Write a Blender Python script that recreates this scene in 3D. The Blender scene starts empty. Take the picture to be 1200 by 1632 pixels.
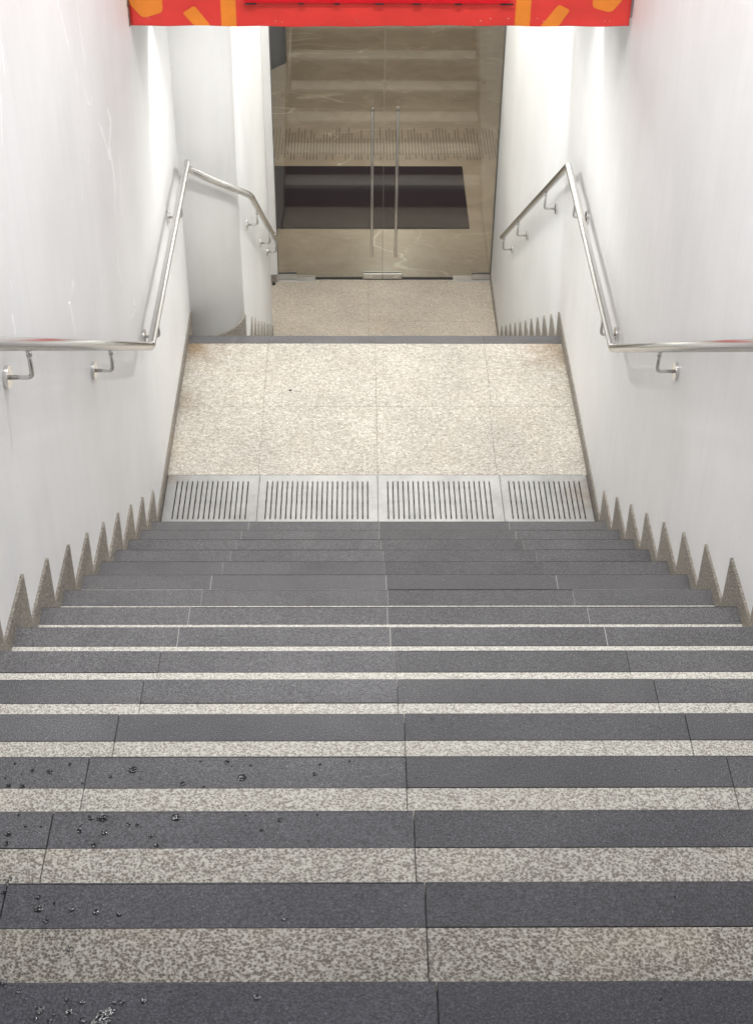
import bpy, bmesh, math, random
from mathutils import Vector, Matrix, noise
random.seed(7)
S = bpy.context.scene
C = S.collection

# ------------------------------------------------------------------ camera
cam_d = bpy.data.cameras.new('camera'); cam = bpy.data.objects.new('camera', cam_d); C.objects.link(cam)
cam_d.sensor_fit = 'VERTICAL'; cam_d.sensor_height = 24.0
cam_d.lens = 24.0 * 2385.3491 / 1632
cam_d.shift_x = (600 - 593.267) / 1632; cam_d.shift_y = -(816 - 787.995) / 1632
cam_d.clip_start = 0.05; cam_d.clip_end = 200
fw = Vector((0.00979743, 0.77957061, -0.62623771)); rt = Vector((0.99995198, -0.00777208, 0.0059691)); up = rt.cross(fw)
m = Matrix((( rt.x, up.x, -fw.x, -0.0969318), (rt.y, up.y, -fw.y, -5.59306436), (rt.z, up.z, -fw.z, 4.8615751), (0, 0, 0, 1)))
cam.matrix_world = m
S.camera = cam

# ------------------------------------------------------------------ light
S.view_settings.view_transform = 'Standard'; S.view_settings.look = 'None'
S.view_settings.exposure = 0.0; S.view_settings.gamma = 1.0
w = bpy.data.worlds.new('World'); S.world = w; w.use_nodes = True
bg = w.node_tree.nodes['Background']; bg.inputs[0].default_value = (0.92, 0.96, 1.0, 1); bg.inputs[1].default_value = 0.90
S.cycles.max_bounces = 8; S.cycles.diffuse_bounces = 5; S.cycles.glossy_bounces = 5
S.cycles.transparent_max_bounces = 12; S.cycles.caustics_reflective = False; S.cycles.caustics_refractive = False
S.cycles.sample_clamp_indirect = 16

def area(name, loc, size, power, color=(1, 1, 1), rot=(0, 0, 0), sy=None, spread=180):
    d = bpy.data.lights.new(name, 'AREA'); d.energy = power; d.color = color; d.size = size
    if sy: d.shape = 'RECTANGLE'; d.size_y = sy
    else: d.shape = 'DISK'
    d.spread = math.radians(spread)
    o = bpy.data.objects.new(name, d); o.location = loc; o.rotation_euler = [math.radians(a) for a in rot]; C.objects.link(o)
    return o
def spot(name, loc, power, angle, blend, color=(1, 1, 1), rot=(0, 0, 0), radius=0.03):
    d = bpy.data.lights.new(name, 'SPOT'); d.energy = power; d.color = color; d.spot_size = math.radians(angle)
    d.spot_blend = blend; d.shadow_soft_size = radius
    o = bpy.data.objects.new(name, d); o.location = loc; o.rotation_euler = [math.radians(a) for a in rot]; C.objects.link(o)
    return o
# rows of ceiling downlights over the upper flight
for yy, pw in ((-3.8, 6), (-1.0, 27)):
    for xx in (-0.72, -0.36, 0.0, 0.36, 0.72):
        area('ceiling_downlight', (xx, yy, 6.3), 0.07, pw, (1.0, 0.985, 0.98))
# downlights hidden behind the lintel, over the landing and lower flight, plus an added fill
spot('landing_downlight_or_fill', (-0.93, 1.50, 2.44), 28, 58, 0.5, (0.99, 0.99, 0.96))
spot('landing_downlight_or_fill', (0.95, 1.72, 2.44), 16, 58, 0.5, (0.99, 0.99, 0.96))
spot('landing_downlight_or_fill', (0.0, 1.25, 2.44), 38, 150, 0.8, (1.0, 0.985, 0.95), rot=(28, 0, 0), radius=0.05)
area('landing_downlight_or_fill', (0.10, 1.27, 2.20), 0.14, 20, (1.0, 0.99, 0.965))  # added fill to brighten the rounded wall corner
area('stair_downlight', (-0.25, 2.85, 2.42), 0.10, 13, (0.94, 0.99, 1.0))
area('stair_downlight', (0.30, 2.85, 2.42), 0.10, 7, (0.94, 0.99, 1.0))
area('door_downlight', (-0.55, 5.15, 2.40), 0.05, 44, (1.0, 0.965, 0.885), sy=1.5)
area('door_downlight', (0.82, 5.05, 2.40), 0.05, 44, (1.0, 0.965, 0.885), sy=1.5)
area('lobby_downlight', (0.4, 8.2, 0.95), 0.3, 100, (1.0, 0.93, 0.84))
area('lobby_downlight', (0.4, 12.5, 0.95), 0.3, 55, (1.0, 0.9, 0.76))

# ------------------------------------------------------------------ materials
def newmat(name):
    m = bpy.data.materials.new(name); m.use_nodes = True
    nt = m.node_tree; b = nt.nodes['Principled BSDF']
    return m, nt, b
def N(nt, t, **kw):
    n = nt.nodes.new(t)
    for k, v in kw.items():
        if k.startswith('i_'):
            n.inputs[k[2:].replace('_', ' ')].default_value = v
        else: setattr(n, k, v)
    return n
def L(nt, a, b): nt.links.new(a, b)
def ramp(nt, src, stops, interp='LINEAR'):
    r = N(nt, 'ShaderNodeValToRGB'); L(nt, src, r.inputs[0]); r.color_ramp.interpolation = interp
    e = r.color_ramp.elements
    while len(e) < len(stops): e.new(0.5)
    for el, (p, c) in zip(e, stops):
        el.position = p; el.color = (c if len(c) == 4 else (*c, 1)) if not isinstance(c, (int, float)) else (c, c, c, 1)
    return r
def coords(nt, scale=(1, 1, 1), rot=(0, 0, 0)):
    tc = N(nt, 'ShaderNodeNewGeometry'); mp = N(nt, 'ShaderNodeMapping'); L(nt, tc.outputs['Position'], mp.inputs[0])
    mp.inputs['Scale'].default_value = scale; mp.inputs['Rotation'].default_value = rot
    return mp.outputs[0]
def noise_t(nt, vec, scale, detail=2, rough=0.5, dist=0.0):
    n = N(nt, 'ShaderNodeTexNoise'); L(nt, vec, n.inputs['Vector']); n.inputs['Scale'].default_value = scale
    n.inputs['Detail'].default_value = detail; n.inputs['Roughness'].default_value = rough; n.inputs['Distortion'].default_value = dist
    return n
def mix(nt, a, b, fac, mode='MIX'):
    x = N(nt, 'ShaderNodeMix', data_type='RGBA', blend_type=mode)
    for v, s in ((a, x.inputs['A']), (b, x.inputs['B']), (fac, x.inputs['Factor'])):
        if hasattr(v, 'links'): L(nt, v, s)
        else: s.default_value = v if isinstance(v, (int, float)) else (*v, 1)
    return x.outputs['Result']
def mathn(nt, op, a, b=None, clamp=False):
    x = N(nt, 'ShaderNodeMath', operation=op, use_clamp=clamp)
    for v, s in ((a, x.inputs[0]), (b, x.inputs[1])):
        if v is None: continue
        if hasattr(v, 'links'): L(nt, v, s)
        else: s.default_value = v
    return x.outputs[0]
def bump(nt, b, h, strength, dist):
    n = N(nt, 'ShaderNodeBump'); n.inputs['Strength'].default_value = strength; n.inputs['Distance'].default_value = dist
    L(nt, h, n.inputs['Height']); L(nt, n.outputs[0], b.inputs['Normal'])

def island(nt, c, lo, hi):
    g = N(nt, 'ShaderNodeNewGeometry'); r = ramp(nt, g.outputs['Random Per Island'], [(0, lo), (1, hi)])
    return mix(nt, c, r.outputs[0], 1.0, 'MULTIPLY')
def soft_stops(pit, mid, lite): return [(0.36, pit), (0.45, tuple(0.62 * x + 0.38 * y for x, y in zip(mid, pit))), (0.52, mid), (0.60, lite)]
def cell_stops(pit, mid, lite): return [(0.41, pit), (0.47, tuple(0.5 * x + 0.5 * y for x, y in zip(mid, pit))), (0.53, mid), (0.63, lite)]
def pit_stops(pit, mid, lite): return [(0.43, pit), (0.475, tuple(0.5 * x + 0.5 * y for x, y in zip(mid, pit))), (0.515, mid), (0.58, lite)]
def granite_light(name, pit=(0.16, 0.13, 0.105), mid=(0.42, 0.385, 0.33), lite=(0.62, 0.585, 0.515), warm=(0.50, 0.40, 0.27), sc=1.0, stains=(), stops=soft_stops, dist=0.6, stretch=(1, 1, 1), lit_far=False, cells=0):
    m, nt, b = newmat(name); v = coords(nt)
    n1 = noise_t(nt, coords(nt, stretch), 125 * sc, 2.5, 0.55, dist)
    n2 = noise_t(nt, v, 330 * sc, 2, 0.6)
    f = mathn(nt, 'ADD', mathn(nt, 'MULTIPLY', n1.outputs['Fac'], 0.68), mathn(nt, 'MULTIPLY', n2.outputs['Fac'], 0.32))
    if cells:
        vd = N(nt, 'ShaderNodeVectorMath', operation='ADD'); L(nt, v, vd.inputs[0]); ns = N(nt, 'ShaderNodeVectorMath', operation='SCALE'); L(nt, noise_t(nt, v, 220, 2, 0.6).outputs['Color'], ns.inputs[0]); ns.inputs['Scale'].default_value = 0.006; L(nt, ns.outputs[0], vd.inputs[1])
        vo = N(nt, 'ShaderNodeTexVoronoi', feature='SMOOTH_F1'); L(nt, vd.outputs[0], vo.inputs['Vector']); vo.inputs['Scale'].default_value = cells; vo.inputs['Smoothness'].default_value = 0.25
        wn = N(nt, 'ShaderNodeSeparateColor'); L(nt, vo.outputs['Color'], wn.inputs[0])
        f = mathn(nt, 'ADD', mathn(nt, 'MULTIPLY', vo.outputs['Distance'], 0.40), mathn(nt, 'ADD', mathn(nt, 'MULTIPLY', wn.outputs[0], 0.16), mathn(nt, 'MULTIPLY', f, 0.44)))
    r = ramp(nt, f, stops(pit, mid, lite))
    n3 = noise_t(nt, v, 4.0, 4, 0.6)
    r3 = ramp(nt, n3.outputs['Fac'], [(0.52, 0), (0.75, 0.45)])
    c = mix(nt, r.outputs[0], warm, r3.outputs[0], 'MULTIPLY' if False else 'MIX')
    c = mix(nt, r.outputs[0], c, 0.45)
    n4 = noise_t(nt, v, 1.7, 5, 0.65)
    r4 = ramp(nt, n4.outputs['Fac'], [(0.3, 0.80), (0.7, 1.08)])
    c = mix(nt, c, r4.outputs[0], 1.0, 'MULTIPLY')
    for (sx, sy, sz, rad, amt) in stains:
        g = N(nt, 'ShaderNodeNewGeometry'); d = N(nt, 'ShaderNodeVectorMath', operation='DISTANCE'); L(nt, g.outputs['Position'], d.inputs[0]); d.inputs[1].default_value = (sx, sy, sz)
        nn = noise_t(nt, v, 11, 6, 0.7)
        dd = mathn(nt, 'ADD', mathn(nt, 'DIVIDE', d.outputs['Value'], rad), mathn(nt, 'MULTIPLY', mathn(nt, 'SUBTRACT', nn.outputs['Fac'], 0.5), 2.2))
        rs = ramp(nt, dd, [(0.1, amt), (1.0, 0)])
        c = mix(nt, c, mix(nt, c, (0.50, 0.36, 0.22), 1.0, 'MULTIPLY'), rs.outputs[0])
    c = island(nt, c, 0.87, 1.05)
    if lit_far:
        # far steps mixed paler and flatter: viewing angle and light painted into the colour
        g = N(nt, 'ShaderNodeNewGeometry'); sx = N(nt, 'ShaderNodeSeparateXYZ'); L(nt, g.outputs['Position'], sx.inputs[0])
        mr = N(nt, 'ShaderNodeMapRange'); L(nt, sx.outputs['Y'], mr.inputs[0]); mr.inputs[1].default_value = -4.4; mr.inputs[2].default_value = -2.7; mr.inputs[3].default_value = 0.0; mr.inputs[4].default_value = 0.85
        rc = ramp(nt, f, [(0.38, (0.34, 0.31, 0.27)), (0.47, (0.55, 0.53, 0.475)), (0.58, (0.74, 0.725, 0.665))])
        c = mix(nt, c, rc.outputs[0], mr.outputs[0])
    L(nt, c, b.inputs['Base Color']); b.inputs['Roughness'].default_value = 0.72; b.inputs['Specular IOR Level'].default_value = 0.35
    bump(nt, b, f, 0.55, 0.004)
    return m
def granite_dark(name, base=(0.116, 0.114, 0.117), rough=0.64):
    m, nt, b = newmat(name); v = coords(nt)
    n1 = noise_t(nt, v, 330, 2, 0.8); n2 = noise_t(nt, v, 2.2, 5, 0.65)
    r1 = ramp(nt, n1.outputs['Fac'], [(0.34, tuple(x * 0.45 for x in base)), (0.5, base), (0.66, tuple(x * 1.9 for x in base))])
    r2 = ramp(nt, n2.outputs['Fac'], [(0.3, 0.86), (0.7, 1.12)])
    c = mix(nt, r1.outputs[0], r2.outputs[0], 1.0, 'MULTIPLY')
    vo = N(nt, 'ShaderNodeTexVoronoi'); L(nt, v, vo.inputs['Vector']); vo.inputs['Scale'].default_value = 170
    sp = mathn(nt, 'LESS_THAN', vo.outputs['Distance'], 0.16)
    wn = N(nt, 'ShaderNodeTexWhiteNoise', noise_dimensions='3D'); L(nt, vo.outputs['Position'], wn.inputs['Vector'])
    sp = mathn(nt, 'MULTIPLY', sp, mathn(nt, 'GREATER_THAN', wn.outputs['Value'], 0.86))
    c = mix(nt, c, (0.42, 0.42, 0.44), sp)
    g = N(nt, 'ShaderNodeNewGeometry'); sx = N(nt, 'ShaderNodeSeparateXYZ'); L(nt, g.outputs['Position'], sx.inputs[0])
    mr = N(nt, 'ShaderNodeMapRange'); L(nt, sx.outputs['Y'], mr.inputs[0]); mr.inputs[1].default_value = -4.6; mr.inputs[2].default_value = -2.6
    top_tone = ramp(nt, mathn(nt, 'ADD', mr.outputs[0], mathn(nt, 'MULTIPLY', mathn(nt, 'SUBTRACT', n2.outputs['Fac'], 0.5), 0.5)), [(0.0, (0.30, 0.30, 0.355)), (1.0, (1, 1, 1))])  # stone darker and bluer towards the top steps
    c = mix(nt, c, top_tone.outputs[0], 1.0, 'MULTIPLY')
    # scattered grime and worn blotches
    n5 = noise_t(nt, v, 34, 4, 0.7); r5 = ramp(nt, n5.outputs['Fac'], [(0.27, 0.55), (0.34, 1.0)]); c = mix(nt, c, r5.outputs[0], 1.0, 'MULTIPLY')
    c = island(nt, c, 0.82, 1.12)
    L(nt, c, b.inputs['Base Color']); b.inputs['Roughness'].default_value = rough; b.inputs['Specular IOR Level'].default_value = 0.32
    bump(nt, b, n1.outputs['Fac'], 0.4, 0.002)
    return m
def paint_wall(name, col=(0.80, 0.80, 0.802)):
    m, nt, b = newmat(name)
    v = coords(nt); n1 = noise_t(nt, v, 1.3, 6, 0.6)
    r1 = ramp(nt, n1.outputs['Fac'], [(0.3, tuple(x * 0.92 for x in col)), (0.55, col), (0.75, tuple(min(x * 1.06, 0.86) for x in col))])
    vs = coords(nt, (9, 9, 0.55)); n2 = noise_t(nt, vs, 1.6, 5, 0.65)
    r2 = ramp(nt, n2.outputs['Fac'], [(0.30, 0.975), (0.5, 1.0), (0.72, 1.01)])
    c = mix(nt, r1.outputs[0], r2.outputs[0], 1.0, 'MULTIPLY')
    vs2 = coords(nt, (16, 16, 0.9)); n3 = noise_t(nt, vs2, 1.2, 3, 0.6, 0.4)
    r3 = ramp(nt, n3.outputs['Fac'], [(0.70, 0), (0.78, 0.5)])
    c = mix(nt, c, (0.86, 0.86, 0.87), r3.outputs[0])
    n4 = noise_t(nt, v, 14, 5, 0.75); r4 = ramp(nt, n4.outputs['Fac'], [(0.26, 0.82), (0.33, 1.0)]); c = mix(nt, c, r4.outputs[0], 1.0, 'MULTIPLY')
    L(nt, c, b.inputs['Base Color'])
    rr = ramp(nt, n1.outputs['Fac'], [(0.3, 0.42), (0.7, 0.58)]); L(nt, rr.outputs[0], b.inputs['Roughness'])
    b.inputs['Specular IOR Level'].default_value = 0.35
    hb = mathn(nt, 'ADD', noise_t(nt, v, 5, 3, 0.5).outputs['Fac'], mathn(nt, 'MULTIPLY', noise_t(nt, v, 90, 3, 0.6).outputs['Fac'], 0.06))
    bump(nt, b, hb, 0.35, 0.006)
    return m
def metal(name, col=(0.62, 0.60, 0.57), rough=0.24, dirt=0.0, streak=(1, 1, 1)):
    m, nt, b = newmat(name); v = coords(nt, streak)
    n = noise_t(nt, v, 60, 4, 0.7); r = ramp(nt, n.outputs['Fac'], [(0.3, rough * 0.97), (0.7, rough * 1.06)])
    b.inputs['Roughness'].default_value = rough; b.inputs['Metallic'].default_value = 1.0
    n2 = noise_t(nt, coords(nt), 6, 6, 0.7)
    r2 = ramp(nt, n2.outputs['Fac'], [(0.35, tuple(x * (1 - dirt * 0.8) for x in col)), (0.6, col)])
    L(nt, r2.outputs[0], b.inputs['Base Color'])
    return m
def plain(name, col, rough=0.6, spec=0.4, var=0.08, sc=20, metallic=0.0):
    m, nt, b = newmat(name); v = coords(nt); n = noise_t(nt, v, sc, 5, 0.65)
    r = ramp(nt, n.outputs['Fac'], [(0.3, tuple(x * (1 - var) for x in col)), (0.7, tuple(min(x * (1 + var), 1) for x in col))])
    L(nt, r.outputs[0], b.inputs['Base Color']); b.inputs['Roughness'].default_value = rough; b.inputs['Specular IOR Level'].default_value = spec
    b.inputs['Metallic'].default_value = metallic
    bump(nt, b, n.outputs['Fac'], 0.15, 0.003)
    return m

M = {}
M['light'] = granite_light('flamed_beige_granite', pit=(0.095, 0.077, 0.064), mid=(0.25, 0.23, 0.198), lite=(0.38, 0.365, 0.325), sc=1.5, dist=0.0, stops=cell_stops, lit_far=True, cells=245)
M['tile'] = granite_light('landing_granite', pit=(0.34, 0.30, 0.25), mid=(0.50, 0.47, 0.415), lite=(0.70, 0.67, 0.61), sc=0.62, dist=1.6, stops=pit_stops,
    stains=((-1.09, 1.88, 0, 0.26, 0.85), (1.10, 1.80, 0, 0.28, 0.6), (-1.1, 1.3, 0, 0.15, 0.4)))
M['tile_low'] = granite_light('lower_landing_granite', pit=(0.32, 0.27, 0.22), mid=(0.54, 0.475, 0.40), lite=(0.72, 0.66, 0.575), sc=0.75, dist=1.0, stops=soft_stops)
M['skirt'] = granite_light('skirting_granite', pit=(0.12, 0.105, 0.088), mid=(0.285, 0.26, 0.225), lite=(0.44, 0.41, 0.36), sc=1.15)
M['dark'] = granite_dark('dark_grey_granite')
M['edge'] = plain('dark_stone_edge', (0.045, 0.043, 0.044), 0.8, 0.3, 0.5, 60)  # near-black line along the front edge of some nosings
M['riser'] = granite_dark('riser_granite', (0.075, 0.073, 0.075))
M['wall'] = paint_wall('white_wall_paint')
M['steel'] = metal('brushed_stainless', (0.60, 0.59, 0.575), 0.20, 0.0)
M['steel_bright'] = metal('polished_stainless', (0.74, 0.72, 0.70), 0.14, 0.08)
M['grate'] = metal('grate_steel', (0.41, 0.408, 0.405), 0.42, 0.25)
M['grate'].node_tree.nodes['Principled BSDF'].inputs['Metallic'].default_value = 0.55
def rust(m, spots):
    nt = m.node_tree; b = nt.nodes['Principled BSDF']; c = b.inputs['Base Color'].links[0].from_socket; v = coords(nt)
    for x, y, rad, amt in spots:
        g = N(nt, 'ShaderNodeNewGeometry'); d = N(nt, 'ShaderNodeVectorMath', operation='DISTANCE'); L(nt, g.outputs['Position'], d.inputs[0]); d.inputs[1].default_value = (x, y, 0)
        dd = mathn(nt, 'ADD', mathn(nt, 'DIVIDE', d.outputs['Value'], rad), mathn(nt, 'MULTIPLY', mathn(nt, 'SUBTRACT', noise_t(nt, v, 16, 5, 0.7).outputs['Fac'], 0.5), 1.6))
        c = mix(nt, c, mix(nt, c, (0.62, 0.46, 0.30), 1.0, 'MULTIPLY'), ramp(nt, dd, [(0.1, amt), (1.0, 0)]).outputs[0])
    n = noise_t(nt, v, 45, 5, 0.75); c = mix(nt, c, ramp(nt, n.outputs['Fac'], [(0.28, 0.55), (0.40, 1.0)]).outputs[0], 1.0, 'MULTIPLY')
    L(nt, c, b.inputs['Base Color'])
rust(M['grate'], ((1.10, 0.45, 0.17, 0.5), (-1.08, 0.60, 0.10, 0.4)))
M['satin'] = metal('satin_steel', (0.58, 0.565, 0.54), 0.38, 0.15); M['satin'].node_tree.nodes['Principled BSDF'].inputs['Metallic'].default_value = 0.6
M['mortar_dark'] = plain('dark_joint_mortar', (0.06, 0.055, 0.052), 0.9)
M['mortar_white'] = plain('white_joint_grout', (0.60, 0.58, 0.54), 0.9)
M['mortar_tile'] = plain('tile_joint_mortar', (0.11, 0.10, 0.085), 0.9)
M['channel'] = plain('drain_channel', (0.02, 0.02, 0.02), 0.9)
M['black'] = plain('black_rubber', (0.02, 0.02, 0.022), 0.7)
M['ceil'] = plain('ceiling_plaster', (0.72, 0.72, 0.71), 0.8)

def vinyl(name, col):
    m, nt, b = newmat(name); v = coords(nt)
    n = noise_t(nt, v, 7, 5, 0.6); r = ramp(nt, n.outputs['Fac'], [(0.3, tuple(x * 0.86 for x in col)), (0.65, col)])
    n2 = noise_t(nt, v, 60, 6, 0.75); r2 = ramp(nt, n2.outputs['Fac'], [(0.25, 0.6), (0.33, 1.0)])
    c = mix(nt, r.outputs[0], r2.outputs[0], 1.0, 'MULTIPLY')
    L(nt, c, b.inputs['Base Color']); b.inputs['Roughness'].default_value = 0.38; b.inputs['Specular IOR Level'].default_value = 0.5
    h = noise_t(nt, coords(nt, (1, 1, 2.2)), 9, 3, 0.5, 0.5); bump(nt, b, h.outputs['Fac'], 0.25, 0.008)
    return m
M['red'] = vinyl('red_vinyl', (0.80, 0.052, 0.042)); M['orange'] = vinyl('orange_vinyl', (0.90, 0.27, 0.03)); M['red_deep'] = vinyl('deep_red_vinyl', (0.70, 0.006, 0.016))

def marble(name):
    m, nt, b = newmat(name); v = coords(nt)
    n = noise_t(nt, v, 3.0, 8, 0.65, 0.8)
    r = ramp(nt, n.outputs['Fac'], [(0.3, (0.26, 0.205, 0.16)), (0.55, (0.33, 0.268, 0.212)), (0.75, (0.39, 0.325, 0.262))])
    c = r.outputs[0]
    for sc, rot, th, amt in ((0.55, 0.35, 0.0014, 0.5), (1.1, -0.45, 0.0014, 0.3), (2.0, 0.9, 0.0018, 0.22)):
        vv = coords(nt, (0.55, 1.7, 1), (0, 0, rot)); nn = noise_t(nt, vv, sc, 3, 0.5, 0.15)
        d = mathn(nt, 'ABSOLUTE', mathn(nt, 'SUBTRACT', nn.outputs['Fac'], 0.5)); rr = ramp(nt, d, [(0.0, amt), (th, amt * 0.4), (th * 3, 0)])
        br = ramp(nt, noise_t(nt, v, 1.6 * sc, 3, 0.6).outputs['Fac'], [(0.42, 0), (0.58, 1)])
        c = mix(nt, c, (0.80, 0.72, 0.60), mathn(nt, 'MULTIPLY', rr.outputs[0], br.outputs[0]))
    L(nt, c, b.inputs['Base Color']); b.inputs['Roughness'].default_value = 0.32; b.inputs['Specular IOR Level'].default_value = 0.4
    return m
M['marble'] = marble('brown_marble')
M['mat'] = plain('dark_mat_pile', (0.030, 0.022, 0.028), 0.95, 0.1, 0.35, 130)
M['board'] = plain('dark_board', (0.016, 0.012, 0.022), 0.5, 0.4, 0.1, 8)
M['lobby'] = plain('lobby_wall_paint', (0.25, 0.20, 0.15), 0.8)

def glass(name):
    m = bpy.data.materials.new(name); m.use_nodes = True; nt = m.node_tree
    for n in list(nt.nodes):
        if n.type != 'OUTPUT_MATERIAL': nt.nodes.remove(n)
    out = [n for n in nt.nodes if n.type == 'OUTPUT_MATERIAL'][0]
    t = N(nt, 'ShaderNodeBsdfTransparent'); t.inputs[0].default_value = (0.93, 0.95, 0.92, 1)
    g = N(nt, 'ShaderNodeBsdfGlossy'); g.inputs['Roughness'].default_value = 0.015; g.inputs[0].default_value = (1, 1, 1, 1)
    f = N(nt, 'ShaderNodeFresnel'); f.inputs[0].default_value = 1.65
    mx = N(nt, 'ShaderNodeMixShader'); L(nt, f.outputs[0], mx.inputs[0]); L(nt, t.outputs[0], mx.inputs[1]); L(nt, g.outputs[0], mx.inputs[2]); L(nt, mx.outputs[0], out.inputs[0])
    return m
M['glass'] = glass('door_glass')
M['edge_glass'] = plain('ground_glass_edge', (0.24, 0.24, 0.21), 0.4)
def water():
    m, nt, b = newmat('water_beads'); b.inputs['Base Color'].default_value = (0.012, 0.012, 0.015, 1); b.inputs['Roughness'].default_value = 0.12
    b.inputs['IOR'].default_value = 1.8
    return m
M['water'] = water()

# ------------------------------------------------------------------ helpers
def bx(bm, x0, x1, y0, y1, z0, z1, bev=0.0, jit=0.0):
    j = lambda: random.uniform(-jit, jit)
    vs = [bm.verts.new((x + j(), y + j(), z + (j() * 0.3))) for x in (x0, x1) for y in (y0, y1) for z in (z0, z1)]
    fs = []
    for idx in ((0, 1, 3, 2), (4, 6, 7, 5), (0, 4, 5, 1), (2, 3, 7, 6), (0, 2, 6, 4), (1, 5, 7, 3)):
        fs.append(bm.faces.new([vs[i] for i in idx]))
    if bev:
        es = set(e for f in fs for e in f.edges)
        bmesh.ops.bevel(bm, geom=list(es), offset=bev, segments=1, affect='EDGES')
def tube(bm, pts, r, seg=16, cap=True):
    pts = [Vector(p) for p in pts]; rings = []; ref = None
    for i, p in enumerate(pts):
        if i == 0: t = pts[1] - p
        elif i == len(pts) - 1: t = p - pts[i - 1]
        else: t = (pts[i + 1] - p).normalized() + (p - pts[i - 1]).normalized()
        t.normalize()
        if ref is None:
            a = Vector((0, 0, 1)) if abs(t.z) < 0.9 else Vector((1, 0, 0)); ref = t.cross(a).normalized()
        ref = (ref - t * ref.dot(t)).normalized(); bi = t.cross(ref)
        sc = 1.0
        if 0 < i < len(pts) - 1:
            c = (pts[i + 1] - p).normalized().dot((p - pts[i - 1]).normalized()); sc = 1 / max(0.5, math.sqrt((1 + c) / 2))
            tin = (p - pts[i - 1]).normalized(); bend = (pts[i + 1] - p).normalized() - tin
            bend = bend - t * bend.dot(t)
        else: bend = Vector()
        ring = []
        for k in range(seg):
            a = 2 * math.pi * k / seg; d = ref * math.cos(a) + bi * math.sin(a)
            v = d * r
            if bend.length > 1e-5:
                bn = bend.normalized(); v = v + bn * v.dot(bn) * (sc - 1)
            ring.append(bm.verts.new(p + v))
        rings.append(ring)
    for a, b in zip(rings, rings[1:]):
        for k in range(seg):
            f = bm.faces.new((a[k], a[(k + 1) % seg], b[(k + 1) % seg], b[k])); f.smooth = True
    if cap:
        bm.faces.new(rings[0][::-1]); bm.faces.new(rings[-1])
def cyl(bm, p0, p1, r, seg=24): tube(bm, [p0, p1], r, seg)
def prism(bm, poly, axis, a0, a1):
    # polygon in the two other axes, extruded along axis
    def P(u, v, a):
        return {'x': (a, u, v), 'y': (u, a, v), 'z': (u, v, a)}[axis]
    A = [bm.verts.new(P(u, v, a0)) for u, v in poly]; B = [bm.verts.new(P(u, v, a1)) for u, v in poly]
    bm.faces.new(A); bm.faces.new(B[::-1])
    for i in range(len(A)):
        j = (i + 1) % len(A); bm.faces.new((A[j], A[i], B[i], B[j]))
def obj(name, bm, mat, parent=None, origin=None):
    bmesh.ops.recalc_face_normals(bm, faces=bm.faces)
    root = parent
    off = Vector((0, 0, 0))
    while root is not None:
        off += Vector(root.location); root = root.parent
    if parent is None and origin is not None: off = Vector(origin)
    bmesh.ops.translate(bm, verts=bm.verts, vec=-off)
    me = bpy.data.meshes.new(name); bm.to_mesh(me); bm.free(); me.materials.append(mat)
    o = bpy.data.objects.new(name, me); C.objects.link(o)
    if parent is not None: o.parent = parent
    elif origin is not None: o.location = origin
    return o
def tag(o, label, cat, group=None):
    o['label'] = label; o['category'] = cat
    if group: o['group'] = group
    return o
def thing(name, loc, label, cat, group=None):
    o = bpy.data.objects.new(name, None); C.objects.link(o); o.location = loc; o.empty_display_size = 0.1
    return tag(o, label, cat, group)
def struct(name, bm, mat):
    o = obj(name, bm, mat); o['kind'] = 'structure'; return o
B = bmesh.new

# ------------------------------------------------------------------ dimensions
D = 0.30; R = 0.1995; K = 0.0688; T = 0.158; XL = -1.1045; XR = 1.1211; E_ = 0.009
YE = 1.9734; ZF = -11 * R; NUP = 18; XA = -0.812
XS = [-1.11, -0.626, 0.003, 0.634, 1.126]
GAP = 0.0022

# ------------------------------------------------------------------ setting: floors
bm = B(); bx(bm, XL - 0.3, XR + 0.3, -12, -(NUP) * D - 0.32, NUP * R + R - 0.4, NUP * R + R - 0.002); struct('upper_floor', bm, M['light'])
bm = B(); bx(bm, -5, 6, 6.385, 17, ZF - 0.3, ZF - 0.001); struct('lobby_floor', bm, M['marble'])

# staircases -----------------------------------------------------------------
def slab_row(bm, xs, y0, y1, z0, z1, gap, bev=0.0006):
    for a, b in zip(xs, xs[1:]):
        dz = random.uniform(-0.0005, 0.0005); dy = random.uniform(-0.0007, 0.0007)
        bx(bm, a + gap / 2, b - gap / 2, y0 + dy, y1 + dy, z0, z1 + dz, bev)
def step(parent, y, z, dark_joint, xs):
    """y,z: front top edge; the tread runs back (towards -y)"""
    wj = y >= -2.5
    st = B(); bx(st, XL - 0.05, XR + 0.05, y - D + 0.004, y - (0.005 if wj else 0.022), z - R - 0.12, z - (0.0014 if wj else 0.006))
    s = obj('step', st, M['mortar_dark'] if y < -2.8 else M['mortar_white'], parent)
    jx = [x + random.uniform(-0.006, 0.006) if 0 < i < len(xs) - 1 else x for i, x in enumerate(xs)]
    g = GAP * random.uniform(0.5, 0.8) * (random.choice((0.5, 0.9, 1.15)) if wj else 1)
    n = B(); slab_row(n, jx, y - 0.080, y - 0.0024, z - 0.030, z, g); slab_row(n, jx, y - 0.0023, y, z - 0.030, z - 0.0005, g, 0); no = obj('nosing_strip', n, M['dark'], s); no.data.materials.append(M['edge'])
    for p_ in no.data.polygons:
        if not dark_joint and p_.normal.z > 0.9 and abs(p_.center.y - (y - D * 0 - parent.location.y) + 0.0016) < 0.003: p_.material_index = 1
    t = B(); slab_row(t, jx, y - D + 0.001, y - 0.0812, z - 0.022, z - 0.0003, g); obj('tread_slab', t, M['light'], s)
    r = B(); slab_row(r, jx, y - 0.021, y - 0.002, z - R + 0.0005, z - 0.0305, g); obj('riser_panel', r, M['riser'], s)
    return s
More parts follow.
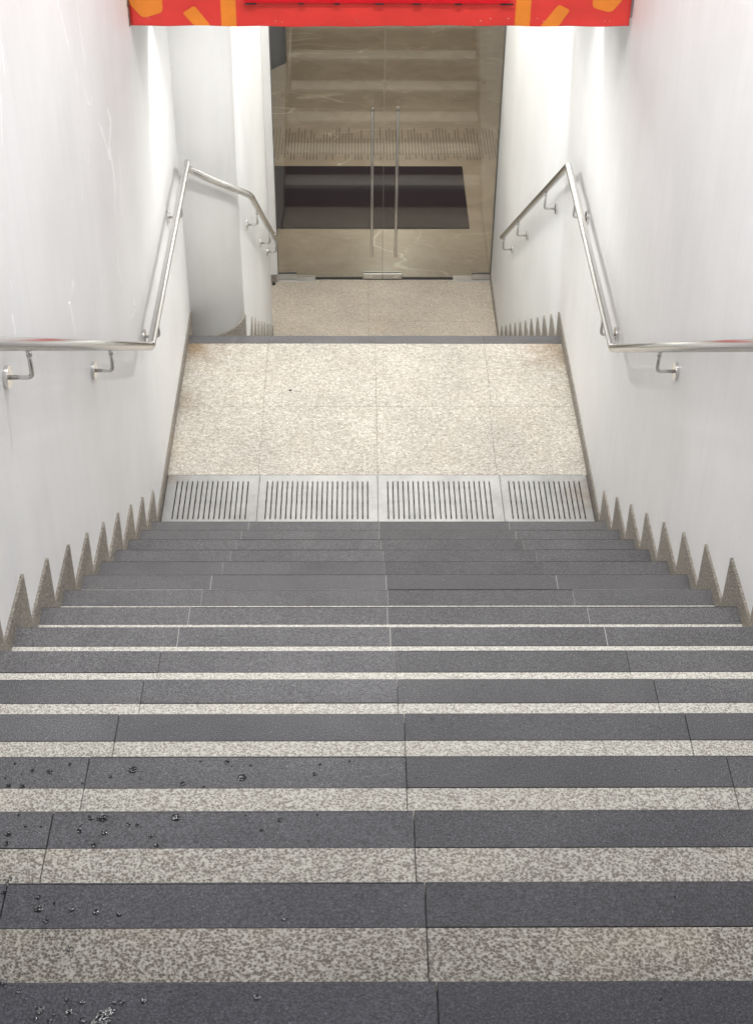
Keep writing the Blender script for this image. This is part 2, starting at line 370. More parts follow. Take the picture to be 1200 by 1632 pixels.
up_st = thing('stone_staircase', (0, 0, 0), 'wide upper flight of steps with dark grey nosing bands and speckled beige treads', 'staircase')
for i in range(NUP + 1):
    step(up_st, -i * D, (i + 1) * R, i >= 8, XS)
def wall_x(y):
    if y < 5.15: return XA - 0.006 * max(0, y - 2.445) / 2.7
    return XA - 0.006 - 0.065 * (y - 5.15) / 1.13
lo_st = thing('stone_staircase', (0, YE, -R), 'hidden lower flight of steps between the landing edge and the glass doors', 'staircase')
for i in range(1, 11):
    step(lo_st, YE + i * D, -i * R, False, XS)

# landing -----------------------------------------------------------------
ld = thing('stone_landing', (0, 0, -R), 'pale beige granite landing tiles between the steel grates and the dark edge strip', 'landing')
bm = B(); bx(bm, XL - 0.05, XR + 0.05, -0.018, 0.200, -0.5, -0.0005)
bx(bm, XL - 0.05, XR + 0.05, 0.200, 0.6215, -0.5, -0.10); bx(bm, XL - 0.05, XR + 0.05, 0.6215, YE - 0.022, -0.5, -0.004)
obj('bed', bm, M['mortar_tile'], ld)
YT = [0.6235, 1.2440, 1.8880]
lx = [-1.11, -0.622, 0.008, 0.650, 1.126]
for r_ in range(2):
    lr = [-1.11, (-0.619, -0.6245)[r_], (0.009, 0.0075)[r_], (0.638, 0.653)[r_], 1.126]
    for a, b in zip(lr, lr[1:]):
        bm = B(); sh = 0
        o = random.uniform(-0.001, 0.001)
        bx(bm, a + 0.0009, b - 0.0009, YT[r_] + 0.0009 + o * 0.5, YT[r_ + 1] - 0.0009 + o * 0.5, -0.03, random.uniform(-0.0006, 0.0004), 0.0006)
        obj('floor_tile', bm, M['tile'], ld)
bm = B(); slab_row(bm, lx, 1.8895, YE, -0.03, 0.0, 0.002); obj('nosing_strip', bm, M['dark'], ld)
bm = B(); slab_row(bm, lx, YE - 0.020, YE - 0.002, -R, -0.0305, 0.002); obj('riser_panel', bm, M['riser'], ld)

# bottom landing
bl = thing('stone_landing', (0, 5.8, ZF), 'speckled beige stone floor at the foot of the stairs in front of the glass doors', 'landing')
bm = B(); bx(bm, XL - 0.05, XR + 0.1, 4.96, 6.384, ZF - 0.3, ZF - 0.006); obj('bed', bm, M['mortar_dark'], bl)
for a, b in ((-1.11, 0.0), (0.0, 1.20)):
    for y0, y1 in ((4.97, 5.62), (5.62, 6.375)):
        bm = B(); bx(bm, a + 0.001, b - 0.001, y0 + 0.0004, y1 - 0.0004, ZF - 0.03, ZF + random.uniform(-0.0005, 0.0004), 0.0006); obj('floor_tile', bm, M['tile_low'], bl)

# drain grates -----------------------------------------------------------------
def grate(x0, x1, s0, s1, n, label):
    g = thing('drain_grate', ((x0 + x1) / 2, 0.41, 0), label, 'grate', 'slotted steel drain grates across the landing')
    y0, y1, a, b = 0.203, 0.6205, 0.256, 0.569; z0, z1 = -0.006, 0.0006
    bm = B(); hw = 0.0031
    xs = [s0 + (s1 - s0) * k / (n - 1) for k in range(n)]
    bx(bm, x0 + 0.0015, x1 - 0.0015, y0, a, z0, z1); bx(bm, x0 + 0.0015, x1 - 0.0015, b, y1, z0, z1)
    edges = [x0 + 0.0015] + [e for x in xs for e in (x - hw, x + hw)] + [x1 - 0.0015]
    for k in range(0, len(edges), 2): bx(bm, edges[k], edges[k + 1], a, b, z0, z1)
    bmesh.ops.remove_doubles(bm, verts=bm.verts, dist=1e-5)
    obj('slotted_plate', bm, M['grate'], g)
    bm = B()
    for yy in (0.30, 0.42, 0.54): bx(bm, x0 + 0.01, x1 - 0.01, yy, yy + 0.006, -0.03, z0 - 0.001)
    obj('support_bar', bm, M['channel'], g)
grate(-1.092, -0.6100, -1.038, -0.668, 15, 'narrow slotted steel grate by the left wall')
grate(-0.6100, 0.0080, -0.567, -0.045, 21, 'wide slotted steel grate left of the centre joint')
grate(0.0080, 0.6500, 0.0605, 0.592, 21, 'wide slotted steel grate right of the centre joint')
grate(0.6500, 1.108, 0.694, 1.0625, 15, 'narrow slotted steel grate by the right wall with a brownish rim')
bm = B(); bx(bm, XL - 0.02, XR + 0.02, 0.2005, 0.6208, -0.098, -0.09); obj('drain_channel', bm, M['channel'], ld)

# walls -----------------------------------------------------------------
def arc(n=24, rad=0.30):
    return [(-1.1045 + rad * math.sin(a), 2.445 - rad * math.cos(a)) for a in [math.pi / 2 * k / n for k in range(n + 1)]]
WT = 6.9
# left wall: plan outline extruded
bm = B(); prism(bm, [(XL, -12), (XL, 2.145), (XL - 0.25, 2.145), (XL - 0.25, -12)], 'z', -3, WT)
wl = tag(obj('stair_wall', bm, M['wall'], None, (XL, 0, 0)), 'long white painted wall on the left side with pale drip marks', 'wall')
pl = arc() + [(wall_x(y), y) for y in (3.0, 4.0, 5.15, 5.5, 6.0, 6.30)] + [(-0.822, 6.302), (-0.822, 6.385), (-1.5, 6.385), (-1.5, 2.147), (-1.13, 2.147)]
bm = B()
A = [bm.verts.new((x, y, -3)) for x, y in pl]; Bv = [bm.verts.new((x, y, WT)) for x, y in pl]
for i in range(len(pl)):
    j = (i + 1) % len(pl); f = bm.faces.new((A[i], A[j], Bv[j], Bv[i])); f.smooth = i < 24
bm.faces.new(A); bm.faces.new(Bv)
wc = tag(obj('curved_wall', bm, M['wall'], None, (-1.0, 2.4, -2.2)), 'white wall with a rounded corner narrowing the lower flight on the left', 'wall')
bm = B(); bx(bm, XR, XR + 0.25, -12, 6.40, -3, WT)
wr = tag(obj('stair_wall', bm, M['wall'], None, (XR, 0, 0)), 'long smooth white painted wall on the right side of the stairs', 'wall')
# drips of white filler on the left wall
def drip(pts, wds, thick=0.0012):
    bm = B(); l = []; r = []
    pp = []; ww = []
    for k in range(len(pts) - 1):
        for s_ in range(6):
            t_ = s_ / 6; pp.append((pts[k][0] * (1 - t_) + pts[k + 1][0] * t_ + 0.003 * noise.noise(Vector((k * 3 + s_ * 0.7, pts[0][0] * 9, 0))), pts[k][1] * (1 - t_) + pts[k + 1][1] * t_)); ww.append((wds[k] * (1 - t_) + wds[k + 1] * t_) * random.uniform(0.55, 1.15))
    pts = pp + [pts[-1]]; wds = ww + [0.001]; n = len(pts)
    for (y, z), w_ in zip(pts, wds):
        q = random.uniform(-0.15, 0.15) * w_
        w_ *= 3.2; l.append((y - w_ / 2 + q, z)); r.append((y + w_ / 2 + q, z))
    F = [[bm.verts.new((XL + t_, y, z)) for y, z in row] for row, t_ in ((l, -0.0005), ([((a[0] + b[0]) / 2, a[1]) for a, b in zip(l, r)], thick), (r, -0.0005))]
    for A_, B_ in zip(F, F[1:]):
        for k in range(n - 1):
            f = bm.faces.new((A_[k], A_[k + 1], B_[k + 1], B_[k])); f.smooth = True
    return bm
def px_to_wall(u, v):
    d = fw + rt * ((u - 593.267) / 2385.3491) - up * ((v - 787.995) / 2385.3491)
    s = (XL - (-0.0969318)) / d.x
    return (-5.59306436 + d.y * s, 4.8615751 + d.z * s)
M['drip'] = plain('filler_drip', (0.92, 0.92, 0.93), 0.45, 0.5, 0.02)
DR = [([(92, 0), (99, 28), (107, 62), (115, 103)], [.008, .007, .010, .003]),
      ([(122, 4), (128, 45), (134, 82), (138, 108)], [.004, .006, .007, .002]),
      ([(121, 108), (124, 125), (126, 135)], [.004, .009, .003]),
      ([(130, 118), (137, 148), (143, 170), (147, 160), (148, 152)], [.003, .006, .012, .010, .003]),
      ([(171, 171), (177, 192), (176, 215), (174, 240), (180, 262), (184, 300), (184, 350)], [.006, .024, .030, .034, .016, .020, .003]),
      ([(157, 192), (163, 208), (170, 232), (174, 250)], [.006, .012, .010, .004]),
      ([(141, 235), (142, 250), (142, 262)], [.003, .007, .003]), ([(190, 250), (193, 285), (195, 345)], [.003, .007, .003]),
      ([(130, 290), (131, 305), (132, 320)], [.002, .007, .002]),
      ([(116, 446), (117, 462), (111, 480), (116, 505), (122, 540)], [.016, .030, .014, .012, .003]),
      ([(18, 446), (20, 465)], [.007, .003]), ([(20, 500), (25, 530), (28, 545)], [.010, .008, .004]),
      ([(188, 395), (189, 425), (194, 450)], [.003, .008, .003]), ([(213, 470), (216, 490), (210, 508)], [.004, .012, .004]),
      ([(2, 150), (3, 190), (4, 230)], [.005, .010, .004]), ([(1, 60), (6, 95), (8, 120)], [.005, .010, .004])]
for pp, wd in DR:
    q = [px_to_wall(*p) for p in pp]
    obj('filler_drip', drip(q, wd), M['drip'], wl)

# lobby shell and ceilings
bm = B(); bx(bm, -5, -4.8, 6.4, 17, -3, 1.2); bx(bm, 5.8, 6, 6.4, 17, -3, 1.2); bx(bm, -5, 6, 17, 17.2, -3, 1.2)
bx(bm, -4.8, -1.5, 6.4, 6.5, -3, 1.2); bx(bm, XR + 0.252, 5.8, 6.4, 6.5, -3, 1.2); tag(obj('lobby_wall', bm, M['lobby'], None, (0, 12, ZF)), 'dim brown walls of the lobby behind the glass doors', 'wall')
bm = B(); bx(bm, -5, 6, 6.40, 17, 1.2, 1.3); struct('lobby_ceiling', bm, M['lobby'])
bm = B(); bx(bm, XL - 0.1, XR + 0.1, 1.15, 6.55, 2.50, 2.65); struct('ceiling', bm, M['ceil'])
bm = B(); bx(bm, XL - 0.05, XR + 0.05, 2.56, 2.66, 1.74, 2.499)
tag(obj('bulkhead', bm, M['ceil'], None, (0, 2.6, 1.74)), 'shallow white drop beam under the ceiling behind the red banner', 'beam')

# lintel with banner -------------------------------------------------------
bm = B(); bx(bm, XL - 0.02, XR + 0.02, 0.93, 1.149, 2.345, WT)
tag(obj('lintel', bm, M['ceil'], None, (0, 1.0, 2.345)), 'painted beam across the stairwell that carries the red banner', 'beam')
bn = thing('banner', (0, 0.9, 2.33), 'red and orange vinyl banner stretched over the beam above the stairs', 'banner')
def banner_z(x): return 2.3135 + 0.007 * (x + 1.1) / 2.2 + 0.002 * math.sin(x * 5) + 0.0015 * math.sin(x * 23 + 1)
bm = B(); nx, nz = 120, 26; x0, x1 = -1.1030, 1.1105; zt = 2.66
grid = []
for i in range(nx + 1):
    x = x0 + (x1 - x0) * i / nx; col = []
    for j in range(nz + 1):
        zb = banner_z(x); z = zb + (zt - zb) * (j / nz) ** 1.4
        y = 0.900 + 0.004 * noise.noise(Vector((x * 4, z * 7, 0))) + 0.0012 * noise.noise(Vector((x * 18, z * 30, 3)))
        xx = x
        if i == 0: xx = x + 0.006 * noise.noise(Vector((0, z * 30, 1)))
        col.append(bm.verts.new((xx, y, z)))
    grid.append(col)
for i in range(nx):
    for j in range(nz):
        f = bm.faces.new((grid[i][j], grid[i + 1][j], grid[i + 1][j + 1], grid[i][j + 1])); f.smooth = True
ext = bmesh.ops.extrude_face_region(bm, geom=list(bm.faces)); bmesh.ops.translate(bm, verts=[v for v in ext['geom'] if isinstance(v, bmesh.types.BMVert)], vec=(0, 0.018, 0))
obj('vinyl_sheet', bm, M['red'], bn)
def rounded(poly, r=0.012, n=5):
    out = []
    P = [Vector((a, b)) for a, b in poly]
    for i, p in enumerate(P):
        a = (P[i - 1] - p); b = (P[(i + 1) % len(P)] - p); rr = min(r, a.length * 0.4, b.length * 0.4)
        p0 = p + a.normalized() * rr; p1 = p + b.normalized() * rr
        for k in range(n + 1):
            t = k / n; out.append(tuple((1 - t) ** 2 * p0 + 2 * t * (1 - t) * p + t * t * p1))
    return out
def sheet_y(x, z): return 0.900 + 0.004 * noise.noise(Vector((x * 4, z * 7, 0))) + 0.0012 * noise.noise(Vector((x * 18, z * 30, 3)))
def decal(name, poly, mat, lift=0.0012, rnd=0.012, parent=bn):
    bm = B(); f0 = bm.faces.new([bm.verts.new((x, 0, z)) for x, z in (rounded(poly, rnd) if rnd else poly)])
    bmesh.ops.triangulate(bm, faces=[f0])
    for _ in range(4):
        lng = [e for e in bm.edges if e.calc_length() > 0.02]
        if not lng: break
        bmesh.ops.subdivide_edges(bm, edges=lng, cuts=1); bmesh.ops.triangulate(bm, faces=bm.faces)
    for v in bm.verts: v.co.y = sheet_y(v.co.x, v.co.z) - lift
    for f in bm.faces: f.smooth = True
    o = obj(name, bm, mat, parent)
    return o
def bz(x): return banner_z(x) + 0.0005
decal('orange_stripe', [(-0.700, bz(-.7)), (-0.633, bz(-.63)), (-0.631, 2.65), (-0.697, 2.65)], M['orange'], rnd=0)
decal('orange_stripe', [(0.601, bz(.6)), (0.668, bz(.67)), (0.668, 2.65), (0.601, 2.65)], M['orange'], rnd=0)
decal('orange_bar', [(-0.822, bz(-.82)), (-0.748, bz(-.75)), (-0.815, 2.408), (-0.869, 2.374)], M['orange'])
decal('orange_bar', [(0.715, bz(.71)), (0.797, bz(.8)), (0.842, 2.392), (0.790, 2.418)], M['orange'])
decal('orange_block', [(-1.100, 2.415), (-1.045, 2.350), (-0.955, 2.378), (-0.950, 2.62), (-1.100, 2.64)], M['orange'], rnd=0.02)
decal('orange_block', [(0.938, 2.60), (0.938, 2.404), (1.025, 2.380), (1.085, 2.46), (1.085, 2.64)], M['orange'], rnd=0.02)
bm = B(); bx(bm, -0.595, 0.572, 0.886, 0.897, 2.424, 2.64, 0.002); obj('raised_panel', bm, M['red_deep'], bn)
for x in (-0.59, -0.355, -0.20, -0.02, 0.145, 0.33, 0.53):
    bm = B(); bx(bm, x, x + random.uniform(0.02, 0.06), 0.882, 0.887, 2.420, 2.4255); obj('panel_clip', bm, M['black'], bn)
for i in range(16):
    bm = B()
    x = random.uniform(-1.07, 1.07); z = bz(x) + random.uniform(0.016, 0.045); y = sheet_y(x, z)
    bmesh.ops.create_uvsphere(bm, u_segments=8, v_segments=6, radius=random.uniform(0.0015, 0.003), matrix=Matrix.Translation((x, y, z)) @ Matrix.Diagonal((1.5, 0.5, 0.8, 1)))
    obj('staple', bm, M['steel_bright'], bn)
# torn edge of the plaster beside the banner
bm = B(); ptsl = []
for k in range(26):
    z = 2.325 + k * 0.016; ptsl.append((z, 0.004 + 0.012 * abs(noise.noise(Vector((z * 40, 0, 0)))) + 0.006 * (k % 3 == 0)))
poly = [(XL + 0.002 - w_, z) for z, w_ in ptsl] + [(XL + 0.007, z) for z, w_ in ptsl[::-1]]
poly = [(0.885 - (w_ * 2.0), z) for z, w_ in ptsl] + [(0.897, z) for z, w_ in ptsl[::-1]]
prism(bm, poly, 'x', XL - 0.001, XL + 0.003)
obj('torn_edge', bm, plain('grimy_plaster', (0.16, 0.12, 0.09), 0.95, 0.2, 0.7, 90), bn)

# skirtings -----------------------------------------------------------------
def skirt(x0, x1, boxes, parent, label):
    t = thing('skirting', (x0, boxes[0][0], boxes[0][2]), label, 'skirting')
    bm = B()
    for (y0, y1, z0, z1) in boxes: bx(bm, x0, x1, y0, y1, z0, z1)
    obj('stone_panel', bm, M['skirt'], t); return t
upb = [(-(i + 1) * D + T, -i * D + T, i * R - 0.15, (i + 1) * R + K) for i in range(NUP, -1, -1)]
skirt(XL - 0.003, XL + E_, upb + [(T, 2.131, -0.15, K)], None, 'stepped brown stone skirting along the left wall of the upper flight and landing')
skirt(XR - E_, XR + 0.003, upb + [(T, YE + T, -0.15, K)] + [(YE + (i - 1) * D + T, YE + i * D + T, -(i + 1) * R - 0.15, -i * R + K) for i in range(1, 11)] + [(YE + 10 * D + T, 6.30, ZF - 0.05, ZF + K)], None,
      'stepped brown stone skirting along the right wall from the upper flight down to the door')
t = thing('skirting', (XA, 2.3, -0.4), 'brown stone skirting around the rounded corner and down the lower left wall', 'skirting')
bm = B()
zt_, zb_ = -R + K, -2 * R - 0.15
ai = [(-1.1045 + 0.298 * math.sin(a), 2.445 - 0.298 * math.cos(a)) for a in [math.pi / 2 * k / 24 * 0.965 for k in range(25)]]
ao = [(-1.1045 + 0.3080 * math.sin(a), 2.445 - 0.3080 * math.cos(a)) for a in [math.pi / 2 * k / 24 * 0.965 for k in range(25)]]
prism(bm, ao + ai[::-1], 'z', zb_, zt_); obj('curved_panel', bm, M['skirt'], t)
bm = B()
for i in range(2, 12):
    y0 = YE + (i - 1) * D + T; y1 = min(YE + i * D + T, 6.29); zz = -i * R + K
    if i == 2: zz = -3 * R + K
    if i == 11: zz = ZF + K; 
    xm = wall_x((y0 + y1) / 2)
    n = 4 if i == 11 else 1
    for s in range(n):
        ya = y0 + (y1 - y0) * s / n; yb = y0 + (y1 - y0) * (s + 1) / n
        prism(bm, [(wall_x(ya) - 0.003, ya), (wall_x(yb) - 0.003, yb), (wall_x(yb) + 0.008, yb), (wall_x(ya) + 0.008, ya)], 'z', zz - 0.35, zz)
bx(bm, -0.884, -0.826, 6.288, 6.3018, ZF, ZF + 0.072)
obj('stone_panel', bm, M['skirt'], t)

# handrails -----------------------------------------------------------------
def smooth_path(pts, r=0.03, n=5):
    P = [Vector(p) for p in pts]; out = [P[0]]
    for i in range(1, len(P) - 1):
        a = P[i - 1] - P[i]; b = P[i + 1] - P[i]; rr = min(r, a.length * 0.45, b.length * 0.45)
        p0 = P[i] + a.normalized() * rr; p1 = P[i] + b.normalized() * rr
        for k in range(n + 1):
            t = k / n; out.append((1 - t) ** 2 * p0 + 2 * t * (1 - t) * P[i] + t * t * p1)
    out.append(P[-1]); return out
RR = 0.0190
def handrail(path, brackets, side, label, loc):
    h = thing('handrail', loc, label, 'handrail')
    bm = B(); tube(bm, path, RR, 28); obj('rail_tube', bm, M['steel'], h)
    for (bxx, by, bz_, tx, ty, tz, nx_, ny_) in brackets:
        # flange centre on wall, stem top under rail, wall normal
        n = Vector((nx_, ny_, 0)).normalized(); f = Vector((bxx, by, bz_)); top = Vector((tx, ty, tz))
        bmf = B(); tube(bmf, [f + n * 0.0005, f + n * 0.0015, f + n * 0.0105, f + n * 0.012], 0.034, 32)
        # chamfer of rim
        fl = obj('bracket', bmf, M['steel_bright'], h)
        elbow = f + n * ((top - f).dot(n)); elbow.z = f.z - 0.0
        elbow = Vector((top.x, top.y, f.z))
        bms = B(); tube(bms, smooth_path([f + n * 0.011, elbow, Vector((top.x, top.y, top.z - RR + 0.004))], 0.018, 6), 0.0068, 14)
        obj('bracket_arm', bms, M['steel'], fl)
        bmp = B(); tube(bmp, [Vector((top.x, top.y, top.z - RR - 0.020)), Vector((top.x, top.y, top.z - RR - 0.002))], 0.0085, 14)
        obj('collar', bmp, M['steel'], fl)
    return h
# left
zl = 1.150; xr_ = XL + 0.0775
phi = [0.14, 0.25, 0.38, 0.5, 0.65, 0.8, 0.95, 1.1, 1.25, 1.4, math.pi / 2]
yl0, yl1 = 0.095, 1.925
path = [(xr_, -5.6, zl + 5.695 * 0.6555), (xr_, yl0, zl), (xr_, yl1, zl)]
arcp = []
z = zl; prev = (xr_, yl1)
for a in phi:
    q = (-1.1045 + 0.3775 * math.sin(a), 2.445 - 0.3775 * math.cos(a)); s = math.dist(q, prev); z -= s * 0.70; arcp.append((q[0], q[1], z)); prev = q
endy = 5.00; zend = -1.050
main = smooth_path(path + [arcp[0]], 0.02, 5)[:-1]
P_l = main + [Vector(p) for p in arcp] + [Vector((XA + 0.0745, 3.6, z + (zend - z) * (3.6 - 2.445) / (endy - 2.445))), Vector((XA + 0.0735, endy, zend))]
def rail_z_left(y): return z + (zend - z) * (y - 2.445) / (endy - 2.445)
br = []
for y in (-4.40, -3.215, -2.030, -0.846): br.append((XL, y, zl + (yl0 - y) * 0.6555 - 0.113 - 0.0, xr_, y, zl + (yl0 - y) * 0.6555, 1, 0))
for y in (0.358, 1.522): br.append((XL, y, 1.032, xr_, y, zl, 1, 0))
for y in (2.98, 4.15, 4.86): br.append((wall_x(y), y, rail_z_left(y) - 0.115, wall_x(y) + 0.076, y, rail_z_left(y), 1, 0))
handrail(P_l, br, -1, 'stainless steel handrail on the left wall that bends round the rounded corner', (XL, 0, 1.1))
# right
zr = 1.182; xq = XR - 0.0775
yr0, yr1 = 0.030, 1.830; ye, ze = 4.885, -0.950
P_r = smooth_path([(xq, -5.6, zr + 5.63 * 0.660), (xq, yr0, zr), (xq, yr1, zr), (xq, ye, ze)], 0.02, 5)
def rz(y):
    if y < yr0: return zr + (yr0 - y) * 0.660
    if y < yr1: return zr
    return zr + (ze - zr) * (y - yr1) / (ye - yr1)
br = []
for y in (-4.41, -3.225, -2.04, -0.855, 0.344, 1.487, 2.62, 3.90, 4.76): br.append((XR, y, rz(y) - (0.128 if y > 0 else 0.108), xq, y, rz(y), -1, 0))
handrail(P_r, br, 1, 'straight-angled stainless steel handrail on the right wall', (XR, 0, 1.1))

# glass doors -----------------------------------------------------------------
YD = 6.345; GT = 0.012; ZB = ZF + 0.018; ZT = 0.42
def leaf(x0, x1, xh, outer, label):
    dr = thing('glass_door', ((x0 + x1) / 2, YD, ZF), label, 'door', 'pair of glass doors at the foot of the stairs')
    bm = B(); bx(bm, x0, x1, YD, YD + GT, ZB, ZT, 0.0008); obj('glass_pane', bm, M['glass'], dr)
    ex = 0.1262 if outer < 0 else 0.1318
    bm = B(); bx(bm, ex, ex + 0.0012, YD - 0.0004, YD + GT + 0.0004, ZB, ZT); obj('edge_strip', bm, M['edge_glass'], dr)
    # pull handle
    bm = B(); hy = YD - 0.055; tube(bm, [(xh, hy, -1.925), (xh, hy, -1.92), (xh, hy, -0.535), (xh, hy, -0.530)], 0.0125, 16)
    hd = obj('pull_handle', bm, M['steel_bright'], dr)
    for zz in (-1.84, -0.62):
        bm = B(); cyl(bm, (xh, hy, zz), (xh, YD - 0.0005, zz), 0.008); obj('standoff', bm, M['steel'], hd)
    bm = B(); tube(bm, [(xh, hy, -0.529), (xh, hy, -0.495), (xh, hy, -0.493)], 0.0125, 16); obj('handle_cap', bm, M['steel_bright'], hd)
    # hinge patch at outer edge, lock patch at the meeting edge
    s = 1 if outer > 0 else -1
    ox = x1 if s > 0 else x0; ix = x0 if s > 0 else x1
    lo, hi = sorted((ox, ox - s * 0.165))
    bm = B(); bx(bm, lo, hi, YD - 0.016, YD - 0.0008, ZF + 0.008, ZF + 0.062, 0.002); bx(bm, lo, hi, YD + GT + 0.0008, YD + GT + 0.014, ZF + 0.008, ZF + 0.062, 0.002)
    obj('hinge_patch', bm, M['satin'], dr)
    bm = B(); bx(bm, lo, hi, YD - 0.0165, YD - 0.013, ZF + 0.0625, ZF + 0.067); obj('patch_seal', bm, M['black'], dr)
    lo, hi = sorted((ix, ix + s * 0.175))
    bm = B(); bx(bm, lo, hi, YD - 0.020, YD - 0.0008, ZF + 0.010, ZF + 0.066, 0.003); bx(bm, lo, hi, YD + GT + 0.0008, YD + GT + 0.018, ZF + 0.010, ZF + 0.066, 0.003)
    lk = obj('lock_patch', bm, M['satin'], dr)
    a, b = sorted((ix + s * 0.085, ix + s * 0.160))
    bm = B(); bx(bm, a, b, YD - 0.0235, YD - 0.0202, ZF + 0.022, ZF + 0.048, 0.001); obj('lock_plate', bm, M['steel_bright'], lk)
    # floor spring cover plate
    lo, hi = sorted((ox, ox - s * 0.335))
    bm = B(); bx(bm, lo, hi, YD - 0.055, YD + 0.055, ZF + 0.0008, ZF + 0.005, 0.001); obj('floor_plate', bm, M['satin'], dr)
leaf(-0.818, 0.1275, 0.031, -1, 'left glass door leaf, hinged beside the rounded wall, with a long steel pull bar')
leaf(0.1325, 1.112, 0.245, 1, 'right glass door leaf, hinged at the straight wall, with a long steel pull bar')
M['chan'] = plain('dark_channel', (0.10, 0.10, 0.10), 0.5)
bm = B(); bx(bm, 1.1130, 1.1205, YD - 0.012, YD + 0.024, ZF, ZT); tag(obj('door_channel', bm, M['chan'], None, (1.117, YD, ZF)), 'thin dark channel where the glass door meets the right wall', 'door frame')
bm = B(); bx(bm, -0.8215, -0.8195, YD - 0.012, YD + 0.024, ZF, ZT); tag(obj('door_channel', bm, M['chan'], None, (-0.82, YD, ZF)), 'thin dark channel where the glass door meets the left jamb', 'door frame')
bm = B(); bx(bm, -0.818, 1.112, YD - 0.010, YD + 0.022, ZF, ZF + 0.0045); tag(obj('threshold', bm, M['black'], None, (0.1, YD, ZF)), 'thin dark sill line under the glass doors', 'threshold')
bm = B(); bx(bm, -0.822, XR, YD - 0.03, YD + 0.06, ZT + 0.002, 2.499)
tag(obj('door_header', bm, M['ceil'], None, (0.1, YD, ZT)), 'white wall panel above the glass doors', 'wall')

# lobby things
bm = B(); bx(bm, -1.30, 0.985, 7.29, 8.60, ZF + 0.0005, ZF + 0.012, 0.004)
tag(obj('floor_mat', bm, M['mat'], None, (-0.15, 7.95, ZF)), 'dark rectangular entrance mat on the brown marble behind the glass doors', 'mat')
g = thing('slat_pattern', (0.1, 9.2, ZF), 'thin brown strips standing in for a slatted pattern in the door glass', 'grate')
bm = B(); x = -1.4; slats = []  # added strips stand in for the slatted pattern in the glass
while x < 1.6:
    ya = 8.76 + random.choice((0, 0, 0.05, 0.12)); yb = 9.52 - random.choice((0, 0.04, 0.12, 0.25)); w_ = 0.009
    bx(bm, x, x + w_, ya, yb, ZF + 0.0005, ZF + 0.0030); x += 0.0335
obj('slat_strip', bm, plain('slat_brown', (0.15, 0.12, 0.095), 0.9), g)
bd = thing('sign_board', (-1.2, 10.95, ZF), 'dark standing board at the left behind the glass door', 'sign')
bm = B()
a = Vector((-1.095, 11.06)); b = Vector((-0.925, 11.27)); dirv = (b - a).normalized(); a2 = a - dirv * 0.6; nrm = Vector((-dirv.y, dirv.x)) * 0.12
prism(bm, [tuple(a2), tuple(b), tuple(b + nrm), tuple(a2 + nrm)], 'z', ZF + 0.02, ZF + 1.9); obj('panel', bm, M['board'], bd)
bm = B(); prism(bm, [tuple(a2 + nrm * 0.1), tuple(b + nrm * 0.1), tuple(b + nrm * 1.2), tuple(a2 + nrm * 1.2)], 'z', ZF, ZF + 0.019); obj('base', bm, M['board'], bd)
# door stop by the jamb
bm = B(); tube(bm, [(-0.858, 6.245, ZF + 0.001), (-0.858, 6.245, ZF + 0.010), (-0.858, 6.245, ZF + 0.018)], 0.016, 16)
tag(obj('door_stop', bm, M['black'], None, (-0.858, 6.245, ZF)), 'small black rubber stop on the floor by the left door jamb', 'door stop')
# chip on the landing
bm = B(); bmesh.ops.create_icosphere(bm, subdivisions=2, radius=0.008, matrix=Matrix.Translation((-0.478, 1.398, 0.003)) @ Matrix.Diagonal((1, 0.8, 0.5, 1)))
tag(obj('pebble', bm, M['black'], None, (-0.478, 1.398, 0)), 'tiny black pebble on the pale landing tiles', 'pebble')

# water drops -----------------------------------------------------------------
def tread_hit(u, v):
    d = fw + rt * ((u - 593.267) / 2385.3491) - up * ((v - 787.995) / 2385.3491)
    o = Vector((-0.0969318, -5.59306436, 4.8615751))
    for i in range(18, 0, -1):
        zt = (i + 1) * R; s = (zt - o.z) / d.z; p = o + d * s
        if -i * D - D <= p.y <= -i * D: return p
    return None
SP = [(62, 1448, 9), (75, 1468, 5), (62, 1430, 5), (154, 1454, 7), (190, 1457, 6), (14, 1402, 8), (8, 1422, 5), (115, 1450, 5), (87, 1440, 3),
      (212, 1227, 10), (80, 1230, 6), (53, 1228, 4), (112, 1218, 4), (14, 1253, 6), (36, 1254, 6), (132, 1249, 3), (386, 1239, 10), (362, 1215, 6), (502, 1234, 5), (292, 1249, 6), (176, 1238, 4), (510, 1219, 3), (25, 1217, 3), (320, 1214, 3), (325, 1254, 3), (400, 1220, 3), (557, 1214, 3),
      (164, 1303, 12), (281, 1303, 10), (145, 1305, 5), (14, 1330, 7), (12, 1345, 6), (167, 1327, 7), (127, 1324, 5), (219, 1315, 4), (206, 1315, 4), (241, 1333, 5), (150, 1347, 5), (250, 1348, 5), (66, 1318, 3), (42, 1317, 4), (30, 1300, 3), (446, 1307, 5), (417, 1323, 4), (492, 1341, 3), (506, 1299, 3), (337, 1350, 2),
      (65, 1610, 9), (58, 1624, 5), (111, 1613, 7), (107, 1594, 5), (132, 1598, 5), (80, 1628, 5), (133, 1626, 7), (165, 1622, 17), (175, 1612, 10), (150, 1630, 8), (194, 1598, 6), (229, 1596, 6), (30, 1581, 5), (6, 1566, 7), (410, 1590, 7), (312, 1584, 3), (183, 1599, 4),
      (55, 1490, 4), (110, 1512, 6), (118, 1520, 5), (83, 1495, 5), (205, 1492, 5), (195, 1500, 4), (57, 1529, 3), (455, 1508, 4), (454, 1464, 5), (417, 1438, 2), (435, 1440, 2), (718, 1428, 2), (723, 1455, 2), (915, 1440, 2), (1075, 1430, 2), (1052, 1592, 3), (1058, 1580, 2), (978, 1314, 2), (702, 1300, 2)]
random.seed(11)
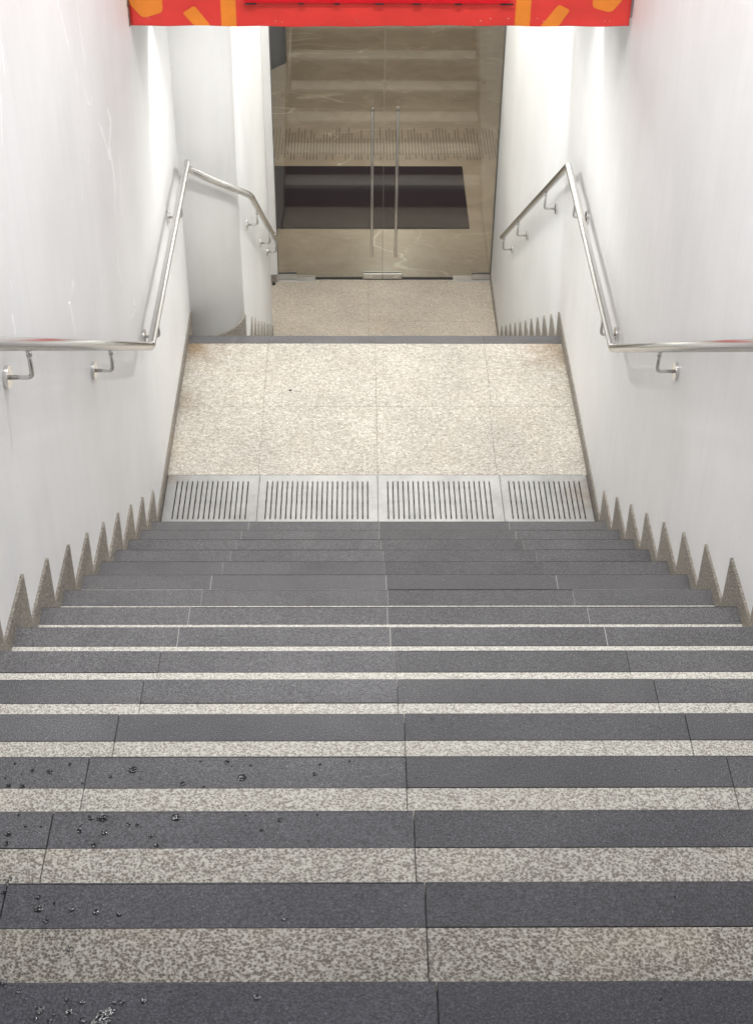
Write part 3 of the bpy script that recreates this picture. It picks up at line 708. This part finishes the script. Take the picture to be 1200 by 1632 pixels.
def small_spots():
    out = []
    for _ in range(40):
        v = random.choice((random.uniform(1210, 1254), random.uniform(1298, 1350), random.uniform(1408, 1470), random.uniform(1565, 1630)))
        out.append((random.uniform(0, 1200) * random.random() ** 0.8, v, random.uniform(0.8, 2.4)))
    return out
bw = B(); bmd = B()
for (u, v, rp) in SP + small_spots():
    p = tread_hit(u, v)
    if p is None: continue
    if ((-p.y) % D) > 0.079 and rp < 6: continue
    dist = (p - Vector((-0.0969318, -5.59306436, 4.8615751))).length; rad = rp / 2385 * dist
    n = max(1, int((rp / 2.6) ** 1.9)); rad *= 0.74; rad = min(rad, 0.020)
    # wet halo
    if (p.y / D) % 1.0 < 1 - 0.083 / D and (p.y / D) % 1.0 > 0.02: n *= 1; halo = False
    else: halo = True
    nv = 14; ring = [bmd.verts.new((p.x + rad * 1.0 * math.cos(2 * math.pi * k / nv) * random.uniform(0.75, 1.1), p.y + rad * 1.0 * math.sin(2 * math.pi * k / nv) * random.uniform(0.75, 1.1), p.z + 0.0010)) for k in range(nv)]
    if halo: bmd.faces.new(ring)
    else: bmesh.ops.delete(bmd, geom=ring, context='VERTS')
    for k in range(int(n * 1.6) if halo else n):
        a = random.uniform(0, 6.283); q = rad * math.sqrt(random.random()) * 0.95; rb = random.uniform(0.0009, 0.0019) * (1 if rp > 3 else 0.7)
        bmesh.ops.create_icosphere(bw, subdivisions=2, radius=rb, matrix=Matrix.Translation((p.x + q * math.cos(a), p.y + q * math.sin(a), p.z + 0.0009)) @ Matrix.Diagonal((random.uniform(.9, 1.6), random.uniform(.9, 1.4), 0.34, 1)))
for f in bw.faces: f.smooth = True
wh = obj('wet_spots', bmd, plain('wet_granite', (0.006, 0.006, 0.008), 0.5, 0.08, 0.3, 200)); wh['kind'] = 'stuff'; wh['label'] = 'small dark wet spots scattered over the nearest steps'; wh['category'] = 'water'
wd = obj('water_drops', bw, M['water']); wd['kind'] = 'stuff'; wd['label'] = 'shiny water droplets beaded on the nearest dark steps'; wd['category'] = 'water'
